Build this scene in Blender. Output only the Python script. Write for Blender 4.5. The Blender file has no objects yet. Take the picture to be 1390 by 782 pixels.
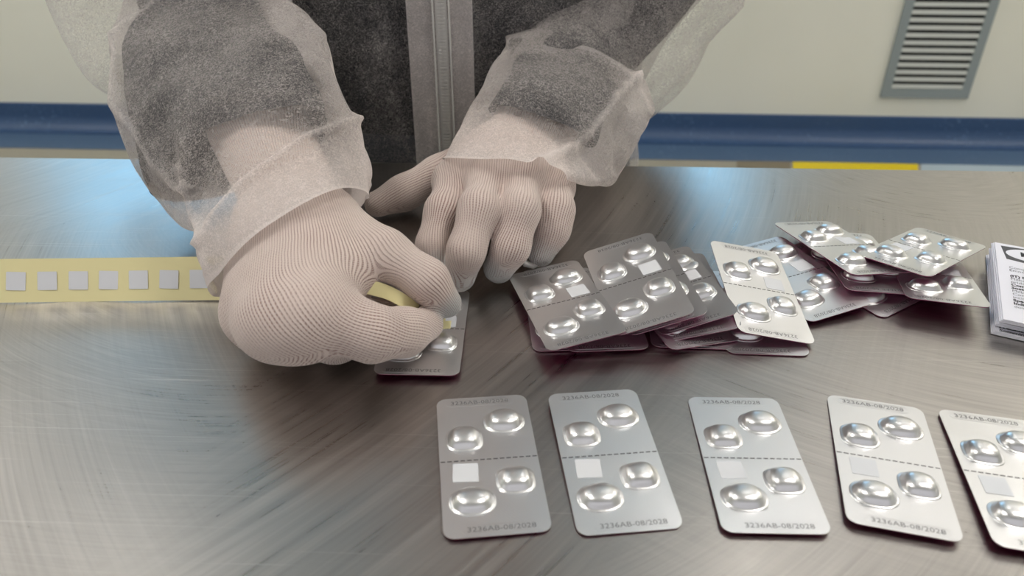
import bpy, bmesh, math, random
import numpy as np
from mathutils import Vector, Matrix, Euler, noise as mnoise

random.seed(7)
SC = bpy.context.scene
COL = SC.collection
PI = math.pi

# ------------------------------------------------------------------ camera
FPX = 1044.0
PITCH = math.atan(FPX / 1634.0)
TZ = 0.90                       # height of the worktop
CAM = np.array([0.0, 0.0, TZ + 0.22])
cam_d = bpy.data.cameras.new('camera')
cam_d.sensor_width = 36.0
cam_d.lens = FPX / 1390.0 * 36.0
cam_d.clip_start = 0.01
cam_d.clip_end = 30
cam_d.dof.use_dof = True
cam_d.dof.focus_distance = 0.40
cam_d.dof.aperture_fstop = 12.0
cam = bpy.data.objects.new('camera', cam_d)
cam.location = CAM
cam.rotation_euler = (PI / 2 - PITCH, 0, 0)
COL.objects.link(cam)
SC.camera = cam

# ------------------------------------------------------------------ world, light, exposure
SC.view_settings.view_transform = 'Standard'
SC.view_settings.look = 'None'
SC.view_settings.gamma = 1.0
SC.view_settings.use_curve_mapping = False
SC.view_settings.exposure = 0.52
AMBIENT = 0.50
W = bpy.data.worlds.new('World')
SC.world = W
W.use_nodes = True
W.node_tree.nodes['Background'].inputs['Color'].default_value = (0.98, 0.96, 1.0, 1)
W.node_tree.nodes['Background'].inputs['Strength'].default_value = AMBIENT

CEIL_Z = 2.75
# ceiling light panels and added fill panels: (x, y, size x, size y, watts) - each builds a lamp housing further down
PANELS = [(-1.70, 2.00, 0.22, 1.1, 'long white ceiling light over the left side of the table', 1.3),
          (-1.16, 1.50, 0.20, 0.24, 'small square ceiling light left of the person', 10.0),
          (0.72, 1.48, 0.20, 0.24, 'small square ceiling light right of the person', 14.0),
          (1.45, 2.10, 0.7, 1.0, 'large ceiling light panel right of the person near the vent wall', 1.25),
          (1.05, 0.30, 0.6, 0.6, 'added square fill light, out of view above the near right part of the table', 13.0),  # added fill, lifts the diffuse light on gloves and packs
          (-1.05, 0.30, 0.6, 0.6, 'added square fill light, out of view above the near left part of the table', 13.0),  # matching added fill on the left, unseen overhead
          (2.65, 1.9, 0.8, 0.9, 'added wide fill light for the back wall, out of view near the right wall', 8.0),  # added to brighten the back wall, kept outside the visible reflections
          (-2.75, 1.9, 0.7, 0.9, 'added wide fill light for the back wall, out of view near the left wall', 9.0)]  # added the same way to lift the left part of the back wall
WINDOW_GLOW = 3.1

# ------------------------------------------------------------------ helpers
def ray(px, py):
    u = (px - 695.0) / FPX
    v = (py - 391.0) / FPX
    c, s = math.cos(PITCH), math.sin(PITCH)
    return np.array([u, c - v * s, -s - v * c])

def at(px, py, h=0.0):
    """point at height h above the worktop"""
    d = ray(px, py)
    return CAM + d * ((TZ + h - CAM[2]) / d[2])

def deep(px, py, t):
    """point at distance t along the view axis"""
    return CAM + ray(px, py) * t

def topx(P):
    X = np.asarray(P) - CAM
    c, s = math.cos(PITCH), math.sin(PITCH)
    z = X[..., 1] * c - X[..., 2] * s
    dn = -X[..., 1] * s - X[..., 2] * c
    return 695 + FPX * X[..., 0] / z, 391 + FPX * dn / z

def nodes_of(m):
    m.use_nodes = True
    return m.node_tree.nodes, m.node_tree.links

def mat(name, col, rough=0.5, metal=0.0, spec=0.5, **kw):
    m = bpy.data.materials.new(name)
    n, l = nodes_of(m)
    b = n['Principled BSDF']
    b.inputs['Base Color'].default_value = (*col, 1)
    b.inputs['Roughness'].default_value = rough
    b.inputs['Metallic'].default_value = metal
    b.inputs['Specular IOR Level'].default_value = spec
    for k, v in kw.items():
        b.inputs[k.replace('_', ' ')].default_value = v
    return m

def srgb(r, g, b):
    f = lambda c: (c / 255 / 12.92) if c / 255 <= 0.04045 else ((c / 255 + 0.055) / 1.055) ** 2.4
    return (f(r), f(g), f(b))

def N(n, t, **kw):
    x = n.new(t)
    for k, v in kw.items():
        setattr(x, k, v)
    return x

def math_node(n, l, op, a, b=None, clamp=False):
    x = n.new('ShaderNodeMath')
    x.operation = op
    x.use_clamp = clamp
    for i, v in enumerate((a, b)):
        if v is None:
            continue
        if isinstance(v, (int, float)):
            x.inputs[i].default_value = v
        else:
            l.new(v, x.inputs[i])
    return x.outputs[0]

def noise_tex(n, l, vec, scale, detail=2, rough=0.5, dist=0.0):
    x = n.new('ShaderNodeTexNoise')
    x.inputs['Scale'].default_value = scale
    x.inputs['Detail'].default_value = detail
    x.inputs['Roughness'].default_value = rough
    x.inputs['Distortion'].default_value = dist
    if vec is not None:
        l.new(vec, x.inputs['Vector'])
    return x.outputs['Fac']

def ramp(n, l, fac, stops):
    r = n.new('ShaderNodeValToRGB')
    e = r.color_ramp.elements
    while len(e) < len(stops):
        e.new(0.5)
    for i, (p, c) in enumerate(stops):
        e[i].position = p
        e[i].color = (*c, 1) if len(c) == 3 else c
    l.new(fac, r.inputs[0])
    return r.outputs[0]

def maprange(n, l, v, a, b, c=0.0, d=1.0):
    x = n.new('ShaderNodeMapRange')
    for i, q in enumerate((a, b, c, d)):
        x.inputs[1 + i].default_value = q
    l.new(v, x.inputs[0])
    return x.outputs[0]

def mapping(n, l, vec, scale=(1, 1, 1), rot=(0, 0, 0), loc=(0, 0, 0)):
    x = n.new('ShaderNodeMapping')
    x.inputs['Scale'].default_value = scale
    x.inputs['Rotation'].default_value = rot
    x.inputs['Location'].default_value = loc
    l.new(vec, x.inputs['Vector'])
    return x.outputs[0]

def bump(n, l, h, strength, dist, target):
    x = n.new('ShaderNodeBump')
    x.inputs['Strength'].default_value = strength
    x.inputs['Distance'].default_value = dist
    l.new(h, x.inputs['Height'])
    l.new(x.outputs[0], target)
    return x

def link(name, me, material=None, parent=None, smooth=False, loc=None, rot=None):
    o = bpy.data.objects.new(name, me)
    COL.objects.link(o)
    if material is not None and me is not None and not me.materials:
        me.materials.append(material)
    if smooth:
        me.polygons.foreach_set('use_smooth', [True] * len(me.polygons))
    if parent is not None:
        o.parent = parent
    if loc is not None:
        o.location = loc
    if rot is not None:
        o.rotation_euler = rot
    return o

def mesh_py(name, V, F):
    me = bpy.data.meshes.new(name)
    me.from_pydata([tuple(map(float, v)) for v in V], [], [tuple(map(int, f)) for f in F])
    me.update()
    return me

def thing(name, label, cat, loc=(0, 0, 0), rot=(0, 0, 0), group=None):
    o = bpy.data.objects.new(name, None)
    o.empty_display_size = 0.02
    COL.objects.link(o)
    o.location = loc
    o.rotation_euler = rot
    tag(o, label, cat, group)
    return o

def tag(o, label, cat, group=None):
    o['label'] = label
    o['category'] = cat
    if group:
        o['group'] = group
    return o

def structure(o):
    o['kind'] = 'structure'
    return o

def bm_box(bm, x0, x1, y0, y1, z0, z1, M=None):
    vs = [bm.verts.new((x, y, z)) for z in (z0, z1) for y in (y0, y1) for x in (x0, x1)]
    for f in ((0, 2, 3, 1), (4, 5, 7, 6), (0, 1, 5, 4), (2, 6, 7, 3), (0, 4, 6, 2), (1, 3, 7, 5)):
        bm.faces.new([vs[i] for i in f])
    if M is not None:
        for v in vs:
            v.co = M @ v.co
    return vs

def bm_mesh(name, bm, bev=0.0, seg=2):
    if bev > 0:
        bmesh.ops.bevel(bm, geom=list(bm.edges), offset=bev, segments=seg, affect='EDGES', profile=0.5)
    bmesh.ops.recalc_face_normals(bm, faces=bm.faces)
    me = bpy.data.meshes.new(name)
    bm.to_mesh(me)
    bm.free()
    return me

def box_obj(name, dims, material, parent=None, bev=0.0, loc=None, rot=None):
    bm = bmesh.new()
    bm_box(bm, *dims)
    return link(name, bm_mesh(name, bm, bev), material, parent, loc=loc, rot=rot)

def slab(name, outline, z0, z1):
    """extruded outline, counter-clockwise"""
    k = len(outline)
    V = [(x, y, z1) for x, y in outline] + [(x, y, z0) for x, y in outline]
    F = [tuple(range(k)), tuple(range(2 * k - 1, k - 1, -1))]
    F += [(i, k + i, k + (i + 1) % k, (i + 1) % k) for i in range(k)]
    return mesh_py(name, V, F)

def round_rect(w, h, r, n=6, x0=0, y0=0):
    P = []
    for cx, cy, a in ((w / 2 - r, h / 2 - r, 0), (-w / 2 + r, h / 2 - r, PI / 2), (-w / 2 + r, -h / 2 + r, PI), (w / 2 - r, -h / 2 + r, 1.5 * PI)):
        for i in range(n + 1):
            t = a + PI / 2 * i / n
            P.append((x0 + cx + r * math.cos(t), y0 + cy + r * math.sin(t)))
    return P

def text_mesh(s, size, bold=0.0, name='text', align='CENTER', width=None, lift=0.0):
    c = bpy.data.curves.new(name, 'FONT')
    c.body = s
    c.size = size
    c.align_x = align
    c.align_y = 'CENTER'
    c.resolution_u = 2
    c.offset = bold
    o = bpy.data.objects.new(name, c)
    COL.objects.link(o)
    dg = bpy.context.evaluated_depsgraph_get()
    me = bpy.data.meshes.new_from_object(o.evaluated_get(dg))
    bpy.data.objects.remove(o)
    me.name = name
    if width:
        xs = [v.co.x for v in me.vertices]
        k = width / (max(xs) - min(xs))
        for v in me.vertices:
            v.co.x *= k
    return me

def tube(name, pts, radii, seg=10, closed_ends=True):
    pts = [Vector(p) for p in pts]
    if isinstance(radii, (int, float)):
        radii = [radii] * len(pts)
    V, F = [], []
    prev = None
    for i, p in enumerate(pts):
        d = (pts[min(i + 1, len(pts) - 1)] - pts[max(i - 1, 0)]).normalized()
        a = prev - d * prev.dot(d) if prev is not None else d.orthogonal()
        a.normalize()
        prev = a
        b = d.cross(a)
        for k in range(seg):
            t = 2 * PI * k / seg
            V.append(p + (a * math.cos(t) + b * math.sin(t)) * radii[i])
    for i in range(len(pts) - 1):
        for k in range(seg):
            F.append((i * seg + k, i * seg + (k + 1) % seg, (i + 1) * seg + (k + 1) % seg, (i + 1) * seg + k))
    if closed_ends:
        F.append(tuple(range(seg))[::-1])
        F.append(tuple((len(pts) - 1) * seg + k for k in range(seg)))
    return mesh_py(name, V, F)

# ------------------------------------------------------------------ signed-distance modelling
def seg_d(P, a, b, ra, rb):
    a, b = np.asarray(a, float), np.asarray(b, float)
    ab = b - a
    t = np.clip(((P - a) @ ab) / max(ab @ ab, 1e-12), 0, 1)
    d = P - (a + t[..., None] * ab)
    return np.sqrt((d * d).sum(-1)) - (ra + (rb - ra) * t)

def smin(ds, k):
    m = np.minimum.reduce(ds)
    return m - k * np.log(sum(np.exp(-(d - m) / k) for d in ds))

def surface_nets(f, lo, hi, h):
    lo, hi = np.array(lo, float), np.array(hi, float)
    n = np.ceil((hi - lo) / h).astype(int) + 1
    ax = [lo[i] + h * np.arange(n[i]) for i in range(3)]
    D = np.empty(n, np.float32)
    yz = np.stack(np.meshgrid(ax[1], ax[2], indexing='ij'), -1)
    for i, x in enumerate(ax[0]):
        P = np.concatenate([np.full(yz.shape[:2] + (1,), x), yz], -1)
        D[i] = f(P)
    S = D < 0
    c = np.zeros(n - 1, int)
    corners = [(i, j, k) for i in (0, 1) for j in (0, 1) for k in (0, 1)]
    for i, j, k in corners:
        c += S[i:n[0] - 1 + i, j:n[1] - 1 + j, k:n[2] - 1 + k]
    act = np.argwhere((c > 0) & (c < 8))
    idx = -np.ones(n - 1, int)
    idx[tuple(act.T)] = np.arange(len(act))
    acc = np.zeros((len(act), 3))
    cnt = np.zeros(len(act))
    for a in corners:
        for axis in range(3):
            if a[axis]:
                continue
            b = list(a)
            b[axis] = 1
            A, B = act + a, act + b
            da, db = D[tuple(A.T)], D[tuple(B.T)]
            m = (da < 0) != (db < 0)
            t = da[m] / (da[m] - db[m])
            acc[m] += A[m] + t[:, None] * (B[m] - A[m])
            cnt[m] += 1
    V = lo + h * acc / cnt[:, None]
    F = []
    for axis in range(3):
        o1, o2 = [(1, 2), (2, 0), (0, 1)][axis]
        sl0 = [slice(1, -1)] * 3
        sl0[axis] = slice(0, -1)
        sl1 = [slice(1, -1)] * 3
        sl1[axis] = slice(1, None)
        s0, s1 = S[tuple(sl0)], S[tuple(sl1)]
        for flip in (0, 1):
            e = np.argwhere((s0 & ~s1) if not flip else (~s0 & s1))
            if not len(e):
                continue
            off = np.ones(3, int)
            off[axis] = 0
            e = e + off
            e1, e2 = np.zeros(3, int), np.zeros(3, int)
            e1[o1], e2[o2] = 1, 1
            q = np.stack([idx[tuple((e - e1 - e2).T)], idx[tuple((e - e2).T)], idx[tuple(e.T)], idx[tuple((e - e1).T)]], -1)
            if flip:
                q = q[:, ::-1]
            F.append(q)
    F = np.concatenate(F)
    F = F[(F >= 0).all(1)]
    return V, F

def np_mesh(name, V, F):
    me = bpy.data.meshes.new(name)
    me.vertices.add(len(V))
    me.vertices.foreach_set('co', np.asarray(V, np.float32).ravel())
    me.loops.add(F.size)
    me.loops.foreach_set('vertex_index', F.ravel().astype(np.int32))
    me.polygons.add(len(F))
    me.polygons.foreach_set('loop_start', np.arange(0, F.size, F.shape[1], dtype=np.int32))
    me.polygons.foreach_set('loop_total', np.full(len(F), F.shape[1], np.int32))
    me.update(calc_edges=True)
    me.validate()
    return me

def set_attr(me, name, vals):
    vals = np.asarray(vals, np.float32)
    if vals.ndim == 2:
        a = me.attributes.new(name, 'FLOAT_VECTOR', 'POINT')
        a.data.foreach_set('vector', vals.ravel())
    else:
        a = me.attributes.new(name, 'FLOAT', 'POINT')
        a.data.foreach_set('value', vals)

# ------------------------------------------------------------------ materials
def m_wall():
    m = mat('wall_paint', srgb(205, 203, 188), 0.5)
    n, l = nodes_of(m)
    b = n['Principled BSDF']
    tc = n.new('ShaderNodeTexCoord').outputs['Object']
    f = noise_tex(n, l, tc, 1.6, 3)
    c = ramp(n, l, f, [(0.35, srgb(222, 222, 210)), (0.65, srgb(228, 228, 217))])
    l.new(c, b.inputs['Base Color'])
    bump(n, l, noise_tex(n, l, tc, 160, 2), 0.08, 0.001, b.inputs['Normal'])
    return m

def m_vinyl(name, c0, c1):
    m = mat(name, c0, 0.42)
    n, l = nodes_of(m)
    b = n['Principled BSDF']
    tc = n.new('ShaderNodeTexCoord').outputs['Object']
    f = noise_tex(n, l, tc, 95, 3, 0.6)
    big = noise_tex(n, l, tc, 5, 2)
    s = math_node(n, l, 'ADD', f, math_node(n, l, 'MULTIPLY', math_node(n, l, 'SUBTRACT', big, 0.5), 0.25))
    c = ramp(n, l, s, [(0.45, c0), (0.62, c0), (0.74, c1)])
    l.new(c, b.inputs['Base Color'])
    return m

def m_steel():
    m = mat('brushed_steel', (0.47, 0.455, 0.44), 0.28, 1.0)
    n, l = nodes_of(m)
    b = n['Principled BSDF']
    tc = n.new('ShaderNodeTexCoord').outputs['Object']
    sep = n.new('ShaderNodeSeparateXYZ')
    l.new(tc, sep.inputs[0])
    def arcs(cx, cy, fr, fa, seed):
        dx = math_node(n, l, 'SUBTRACT', sep.outputs[0], cx)
        dy = math_node(n, l, 'SUBTRACT', sep.outputs[1], cy)
        r = math_node(n, l, 'SQRT', math_node(n, l, 'ADD', math_node(n, l, 'MULTIPLY', dx, dx), math_node(n, l, 'MULTIPLY', dy, dy)))
        a = math_node(n, l, 'ARCTAN2', dy, dx)
        cb = n.new('ShaderNodeCombineXYZ')
        l.new(math_node(n, l, 'MULTIPLY', r, fr), cb.inputs[0])
        l.new(math_node(n, l, 'MULTIPLY', a, fa), cb.inputs[1])
        cb.inputs[2].default_value = seed
        return cb.outputs[0]
    A = noise_tex(n, l, arcs(-0.12, -0.05, 800, 5, 0.0), 1.0, 3, 0.6)
    B = noise_tex(n, l, arcs(0.30, 0.05, 700, 4, 7.0), 1.0, 3, 0.6)
    C = noise_tex(n, l, arcs(-0.7, 0.25, 300, 6, 3.0), 1.0, 3, 0.65)
    sel = maprange(n, l, noise_tex(n, l, tc, 6, 1), 0.42, 0.58)
    sel2 = maprange(n, l, noise_tex(n, l, mapping(n, l, tc, loc=(3, 1, 0)), 5, 1), 0.45, 0.6)
    mx = n.new('ShaderNodeMix')
    l.new(sel, mx.inputs[0]); l.new(A, mx.inputs[2]); l.new(B, mx.inputs[3])
    mx2 = n.new('ShaderNodeMix')
    l.new(sel2, mx2.inputs[0]); l.new(mx.outputs[0], mx2.inputs[2]); l.new(C, mx2.inputs[3])
    S = mx2.outputs[0]
    # long sparse scratches
    scr = None
    for i, (rz, sx) in enumerate(((0.35, 5), (-0.5, 4), (1.1, 6))):
        w = noise_tex(n, l, mapping(n, l, tc, (sx, 900, 1), (0, 0, rz), (i * 3.1, i, 0)), 1.0, 2, 0.5, 0.4)
        w = maprange(n, l, w, 0.69, 0.75)
        scr = w if scr is None else math_node(n, l, 'MAXIMUM', scr, w)
    rough = math_node(n, l, 'ADD', maprange(n, l, S, 0.3, 0.7, 0.27, 0.36), math_node(n, l, 'MULTIPLY', scr, 0.12))
    blot = maprange(n, l, noise_tex(n, l, tc, 9, 4, 0.6), 0.3, 0.7, -0.03, 0.03)
    l.new(math_node(n, l, 'ADD', rough, blot), b.inputs['Roughness'])
    col = ramp(n, l, S, [(0.3, (0.36, 0.342, 0.322)), (0.7, (0.47, 0.446, 0.42))])
    mc = n.new('ShaderNodeMix'); mc.data_type = 'RGBA'
    l.new(math_node(n, l, 'MULTIPLY', scr, 0.3), mc.inputs[0])
    l.new(col, mc.inputs[6]); mc.inputs[7].default_value = (0.75, 0.73, 0.70, 1)
    l.new(mc.outputs[2], b.inputs['Base Color'])
    h = math_node(n, l, 'ADD', S, math_node(n, l, 'MULTIPLY', scr, -0.5))
    h = math_node(n, l, 'ADD', h, math_node(n, l, 'MULTIPLY', noise_tex(n, l, tc, 7, 2), 1.6))
    bump(n, l, h, 0.10, 0.0005, b.inputs['Normal'])
    return m

def m_foil():
    m = mat('blister_foil', (0.74, 0.74, 0.745), 0.36, 0.92)
    n, l = nodes_of(m)
    b = n['Principled BSDF']
    tc = n.new('ShaderNodeTexCoord').outputs['Object']
    w = n.new('ShaderNodeTexWave')
    w.inputs['Scale'].default_value = 420
    w.bands_direction = 'DIAGONAL'
    l.new(tc, w.inputs['Vector'])
    h = math_node(n, l, 'ADD', math_node(n, l, 'MULTIPLY', w.outputs['Fac'], 0.3), math_node(n, l, 'MULTIPLY', noise_tex(n, l, tc, 45, 1), 1.6))
    bump(n, l, h, 0.18, 0.0002, b.inputs['Normal'])
    l.new(maprange(n, l, noise_tex(n, l, tc, 60, 1), 0.3, 0.7, 0.29, 0.34), b.inputs['Roughness'])
    return m

def m_knit():
    m = mat('knitted_glove', srgb(224, 210, 205), 0.9, spec=0.15)
    n, l = nodes_of(m)
    b = n['Principled BSDF']
    at_ = n.new('ShaderNodeAttribute'); at_.attribute_name = 'knit'
    sep = n.new('ShaderNodeSeparateXYZ')
    l.new(at_.outputs['Vector'], sep.inputs[0])
    tc = n.new('ShaderNodeTexCoord').outputs['Object']
    wob = math_node(n, l, 'MULTIPLY', math_node(n, l, 'SUBTRACT', noise_tex(n, l, tc, 70, 2), 0.5), 1.1)
    u = math_node(n, l, 'ADD', sep.outputs[0], wob)
    def wave(x, per):
        return math_node(n, l, 'ADD', math_node(n, l, 'MULTIPLY', math_node(n, l, 'COSINE', math_node(n, l, 'MULTIPLY', x, 2 * PI / per)), 0.5), 0.5)
    wu = wave(u, 1.3)
    wv = wave(math_node(n, l, 'ADD', sep.outputs[1], math_node(n, l, 'MULTIPLY', wob, 0.6)), 1.0)
    line = maprange(n, l, wu, 0.45, 0.95)
    gap = math_node(n, l, 'MULTIPLY', line, maprange(n, l, wv, 0.0, 0.6, 0.35, 1.0))
    stretch = maprange(n, l, noise_tex(n, l, tc, 38, 2), 0.35, 0.68, 0.30, 0.9)
    g = math_node(n, l, 'MULTIPLY', gap, stretch)
    mc = n.new('ShaderNodeMix'); mc.data_type = 'RGBA'
    l.new(g, mc.inputs[0])
    tip = n.new('ShaderNodeAttribute'); tip.attribute_name = 'tip'
    base = n.new('ShaderNodeMix'); base.data_type = 'RGBA'
    l.new(tip.outputs['Fac'], base.inputs[0])
    base.inputs[6].default_value = (*srgb(213, 197, 189), 1)
    base.inputs[7].default_value = (*srgb(176, 182, 182), 1)
    l.new(base.outputs[2], mc.inputs[6])
    mc.inputs[7].default_value = (*srgb(138, 100, 90), 1)
    l.new(mc.outputs[2], b.inputs['Base Color'])
    hh = math_node(n, l, 'ADD', math_node(n, l, 'MULTIPLY', gap, -1.0), math_node(n, l, 'MULTIPLY', noise_tex(n, l, tc, 900, 2), 0.5))
    bump(n, l, hh, 0.8, 0.0005, b.inputs['Normal'])
    b.inputs['Sheen Weight'].default_value = 0.3
    return m

def m_fabric(name='nonwoven_fabric', base=0.0, gain=0.37):
    """thin non-woven coat cloth: a web of pale fibres with open gaps"""
    m = bpy.data.materials.new(name)
    n, l = nodes_of(m)
    n.remove(n['Principled BSDF'])
    out = n['Material Output']
    tc = n.new('ShaderNodeTexCoord').outputs['Object']
    def fibres(scale, seed, wdt, stretch=(1, 1, 1)):
        f = noise_tex(n, l, mapping(n, l, tc, stretch, (seed * 0.7, seed * 1.3, seed), (seed, seed * 2, 0)), scale, 1.5, 0.5, 1.4)
        a = math_node(n, l, 'ABSOLUTE', math_node(n, l, 'SUBTRACT', f, 0.5))
        return maprange(n, l, a, 0.0, wdt, 1.0, 0.0)
    f1 = fibres(360, 1.0, 0.035)
    f2 = fibres(480, 4.0, 0.035, (1, 0.6, 1.2))
    f3 = fibres(230, 9.0, 0.022)
    f = math_node(n, l, 'MAXIMUM', math_node(n, l, 'MAXIMUM', f1, f2), f3)
    cl = maprange(n, l, noise_tex(n, l, tc, 26, 3, 0.55), 0.3, 0.7, -0.07, 0.10)
    ply = n.new('ShaderNodeAttribute'); ply.attribute_name = 'ply'
    lw = n.new('ShaderNodeLayerWeight'); lw.inputs['Blend'].default_value = 0.35
    graze = math_node(n, l, 'MULTIPLY', lw.outputs['Facing'], 0.36)
    op = math_node(n, l, 'ADD', math_node(n, l, 'ADD', math_node(n, l, 'MULTIPLY', f, gain), base), math_node(n, l, 'ADD', cl, graze))
    op = math_node(n, l, 'ADD', op, ply.outputs['Fac'], clamp=True)
    dif = n.new('ShaderNodeBsdfDiffuse'); dif.inputs['Color'].default_value = (*srgb(238, 230, 226), 1)
    trl = n.new('ShaderNodeBsdfTranslucent'); trl.inputs['Color'].default_value = (*srgb(238, 230, 226), 1)
    gl = n.new('ShaderNodeBsdfGlossy'); gl.inputs['Roughness'].default_value = 0.5; gl.inputs['Color'].default_value = (0.9, 0.9, 0.9, 1)
    tr = n.new('ShaderNodeBsdfTransparent')
    m1 = n.new('ShaderNodeMixShader'); m1.inputs[0].default_value = 0.3
    l.new(dif.outputs[0], m1.inputs[1]); l.new(trl.outputs[0], m1.inputs[2])
    m1b = n.new('ShaderNodeMixShader'); m1b.inputs[0].default_value = 0.04
    l.new(m1.outputs[0], m1b.inputs[1]); l.new(gl.outputs[0], m1b.inputs[2])
    m2 = n.new('ShaderNodeMixShader')
    l.new(op, m2.inputs[0]); l.new(tr.outputs[0], m2.inputs[1]); l.new(m1b.outputs[0], m2.inputs[2])
    l.new(m2.outputs[0], out.inputs['Surface'])
    bp = n.new('ShaderNodeBump'); bp.inputs['Strength'].default_value = 0.5; bp.inputs['Distance'].default_value = 0.0004
    l.new(f, bp.inputs['Height'])
    for s in (dif, trl, gl):
        l.new(bp.outputs[0], s.inputs['Normal'])
    return m

def m_emit(name, col, s):
    m = bpy.data.materials.new(name)
    n, l = nodes_of(m)
    n.remove(n['Principled BSDF'])
    e = n.new('ShaderNodeEmission')
    e.inputs[0].default_value = (*col, 1)
    e.inputs[1].default_value = s
    l.new(e.outputs[0], n['Material Output'].inputs['Surface'])
    return m

M = {
    'wall': m_wall(),
    'blue': m_vinyl('blue_vinyl', srgb(50, 78, 116), srgb(96, 124, 158)),
    'blue2': m_vinyl('blue_floor_vinyl', srgb(74, 98, 128), srgb(110, 132, 160)),
    'floor': m_vinyl('beige_floor', srgb(158, 152, 136), srgb(178, 172, 158)),
    'ceil': mat('ceiling_panel', srgb(200, 200, 196), 0.6),
    'yellow': mat('yellow_tape', srgb(225, 200, 20), 0.4),
    'brown': mat('brown_panel', srgb(128, 118, 98), 0.5),
    'pale': mat('pale_panel', srgb(170, 186, 196), 0.4),
    'vent': mat('vent_paint', srgb(140, 150, 152), 0.45),
    'slat': mat('vent_slat_paint', srgb(190, 194, 190), 0.5),
    'dark': mat('dark_void', (0.012, 0.014, 0.015), 0.8),
    'steel': m_steel(),
    'leg': mat('steel_leg', (0.5, 0.5, 0.5), 0.3, 1.0),
    'foil': m_foil(),
    'film': mat('purple_film', srgb(150, 30, 96), 0.45, 0.0, 0.4),
    'ink': mat('embossed_ink', srgb(128, 128, 130), 0.5, 0.3),
    'perf': mat('perforation_cut', srgb(72, 70, 72), 0.7),
    'sticker': mat('white_sticker', srgb(212, 214, 218), 0.5),
    'liner': mat('cream_liner', srgb(226, 217, 164), 0.28, 0.0, 0.5),
    'knit': m_knit(),
    'fabric': m_fabric(),
    'shirt': mat('dark_shirt', (0.018, 0.019, 0.022), 0.9, spec=0.2),
    'skin': mat('skin', srgb(205, 160, 140), 0.55),
    'white': mat('white_plastic', srgb(205, 203, 198), 0.45),
    'paper': mat('leaflet_paper', srgb(226, 226, 234), 0.7),
    'print': mat('black_print', srgb(42, 42, 48), 0.7),
    'printlite': mat('grey_print', srgb(104, 104, 112), 0.7),
    'band': mat('grey_print_band', srgb(70, 71, 76), 0.6),
    'shoe': mat('white_clog', srgb(215, 215, 215), 0.5),
    'trouser': mat('grey_trousers', srgb(60, 62, 68), 0.85),
    'rimlamp': mat('lamp_frame', srgb(220, 220, 220), 0.4),
}
M['window'] = m_emit('daylight_pane', (0.30, 0.66, 1.0), WINDOW_GLOW)

# ------------------------------------------------------------------ the room
WY0, WS = 2.85, -0.0459          # back wall line y = WY0 + WS * x
WANG = math.atan(WS)
wall_M = Matrix.Translation((0, WY0, 0)) @ Matrix.Rotation(WANG, 4, 'Z')
def wall_sz(px, py):
    """wall coordinates (along, up) seen at a pixel"""
    d = ray(px, py)
    t = (WY0 - CAM[1] + WS * CAM[0]) / (d[1] - WS * d[0])
    p = CAM + d * t
    q = wall_M.inverted() @ Vector(p)
    return q.x, q.z

box = box_obj('floor', (-3.4, 3.4, -2.2, 3.2, -0.05, 0.0), M['floor']); structure(box)
o = box_obj('ceiling', (-3.4, 3.4, -2.2, 3.2, CEIL_Z, CEIL_Z + 0.05), M['ceil']); structure(o)
# back wall with a window opening
wx0, wx1, wz0, wz1 = -1.95, 0.95, 1.72, 2.45
bm = bmesh.new()
for d in ((-3.4, wx0, 0, .08, 0, CEIL_Z), (wx1, 3.4, 0, .08, 0, CEIL_Z), (wx0, wx1, 0, .08, 0, wz0), (wx0, wx1, 0, .08, wz1, CEIL_Z)):
    bm_box(bm, *d)
o = link('wall_back', bm_mesh('wall_back', bm), M['wall']); o.matrix_world = wall_M; structure(o)
win = bpy.data.objects.new('window_1', None); COL.objects.link(win); win.matrix_world = wall_M; structure(win)
bm = bmesh.new()
for d in ((wx0, wx1, -.01, .07, wz0, wz0 + .04), (wx0, wx1, -.01, .07, wz1 - .04, wz1), (wx0, wx0 + .04, -.01, .07, wz0, wz1), (wx1 - .04, wx1, -.01, .07, wz0, wz1)):
    bm_box(bm, *d)
for k in (1, 2):
    x = wx0 + (wx1 - wx0) * k / 3
    bm_box(bm, x - .02, x + .02, -.01, .07, wz0, wz1)
link('window_frame', bm_mesh('window_frame', bm), M['rimlamp'], win)
for k in range(3):
    a = wx0 + (wx1 - wx0) * k / 3
    box_obj('pane', (a + .02, a + (wx1 - wx0) / 3 - .02, .03, .036, wz0 + .04, wz1 - .04), M['window'], win)

# side walls
o = box_obj('wall_left', (-3.45, -3.37, -2.2, 3.2, 0, CEIL_Z), M['wall']); structure(o)
o = box_obj('wall_right', (3.37, 3.45, -2.2, 3.2, 0, CEIL_Z), M['wall']); structure(o)

# coved blue skirting
prof = [(0.0, 0.108), (-.006, 0.108), (-.008, .104), (-.008, .06)]
for k in range(1, 9):
    a = PI / 2 * k / 8
    prof.append((-.008 - .05 * (1 - math.cos(a)), .06 - .054 * math.sin(a)))
prof += [(-.058, 0.0), (0.0, 0.0)]
V, F = [], []
k = len(prof)
for x in (-3.36, 3.36):
    V += [(x, y, z) for y, z in prof]
F = [(i, (i + 1) % k, k + (i + 1) % k, k + i) for i in range(k)] + [tuple(range(k))[::-1], tuple(range(k, 2 * k))]
o = link('baseboard_back', mesh_py('baseboard_back', V, F), M['blue']); o.matrix_world = wall_M; structure(o)
# blue vinyl border on the floor in front of the skirting
o = box_obj('trim_1', (-3.36, 3.36, -.20, -.055, 0.0, .003), M['blue2']); o.matrix_world = wall_M; structure(o)

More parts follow.
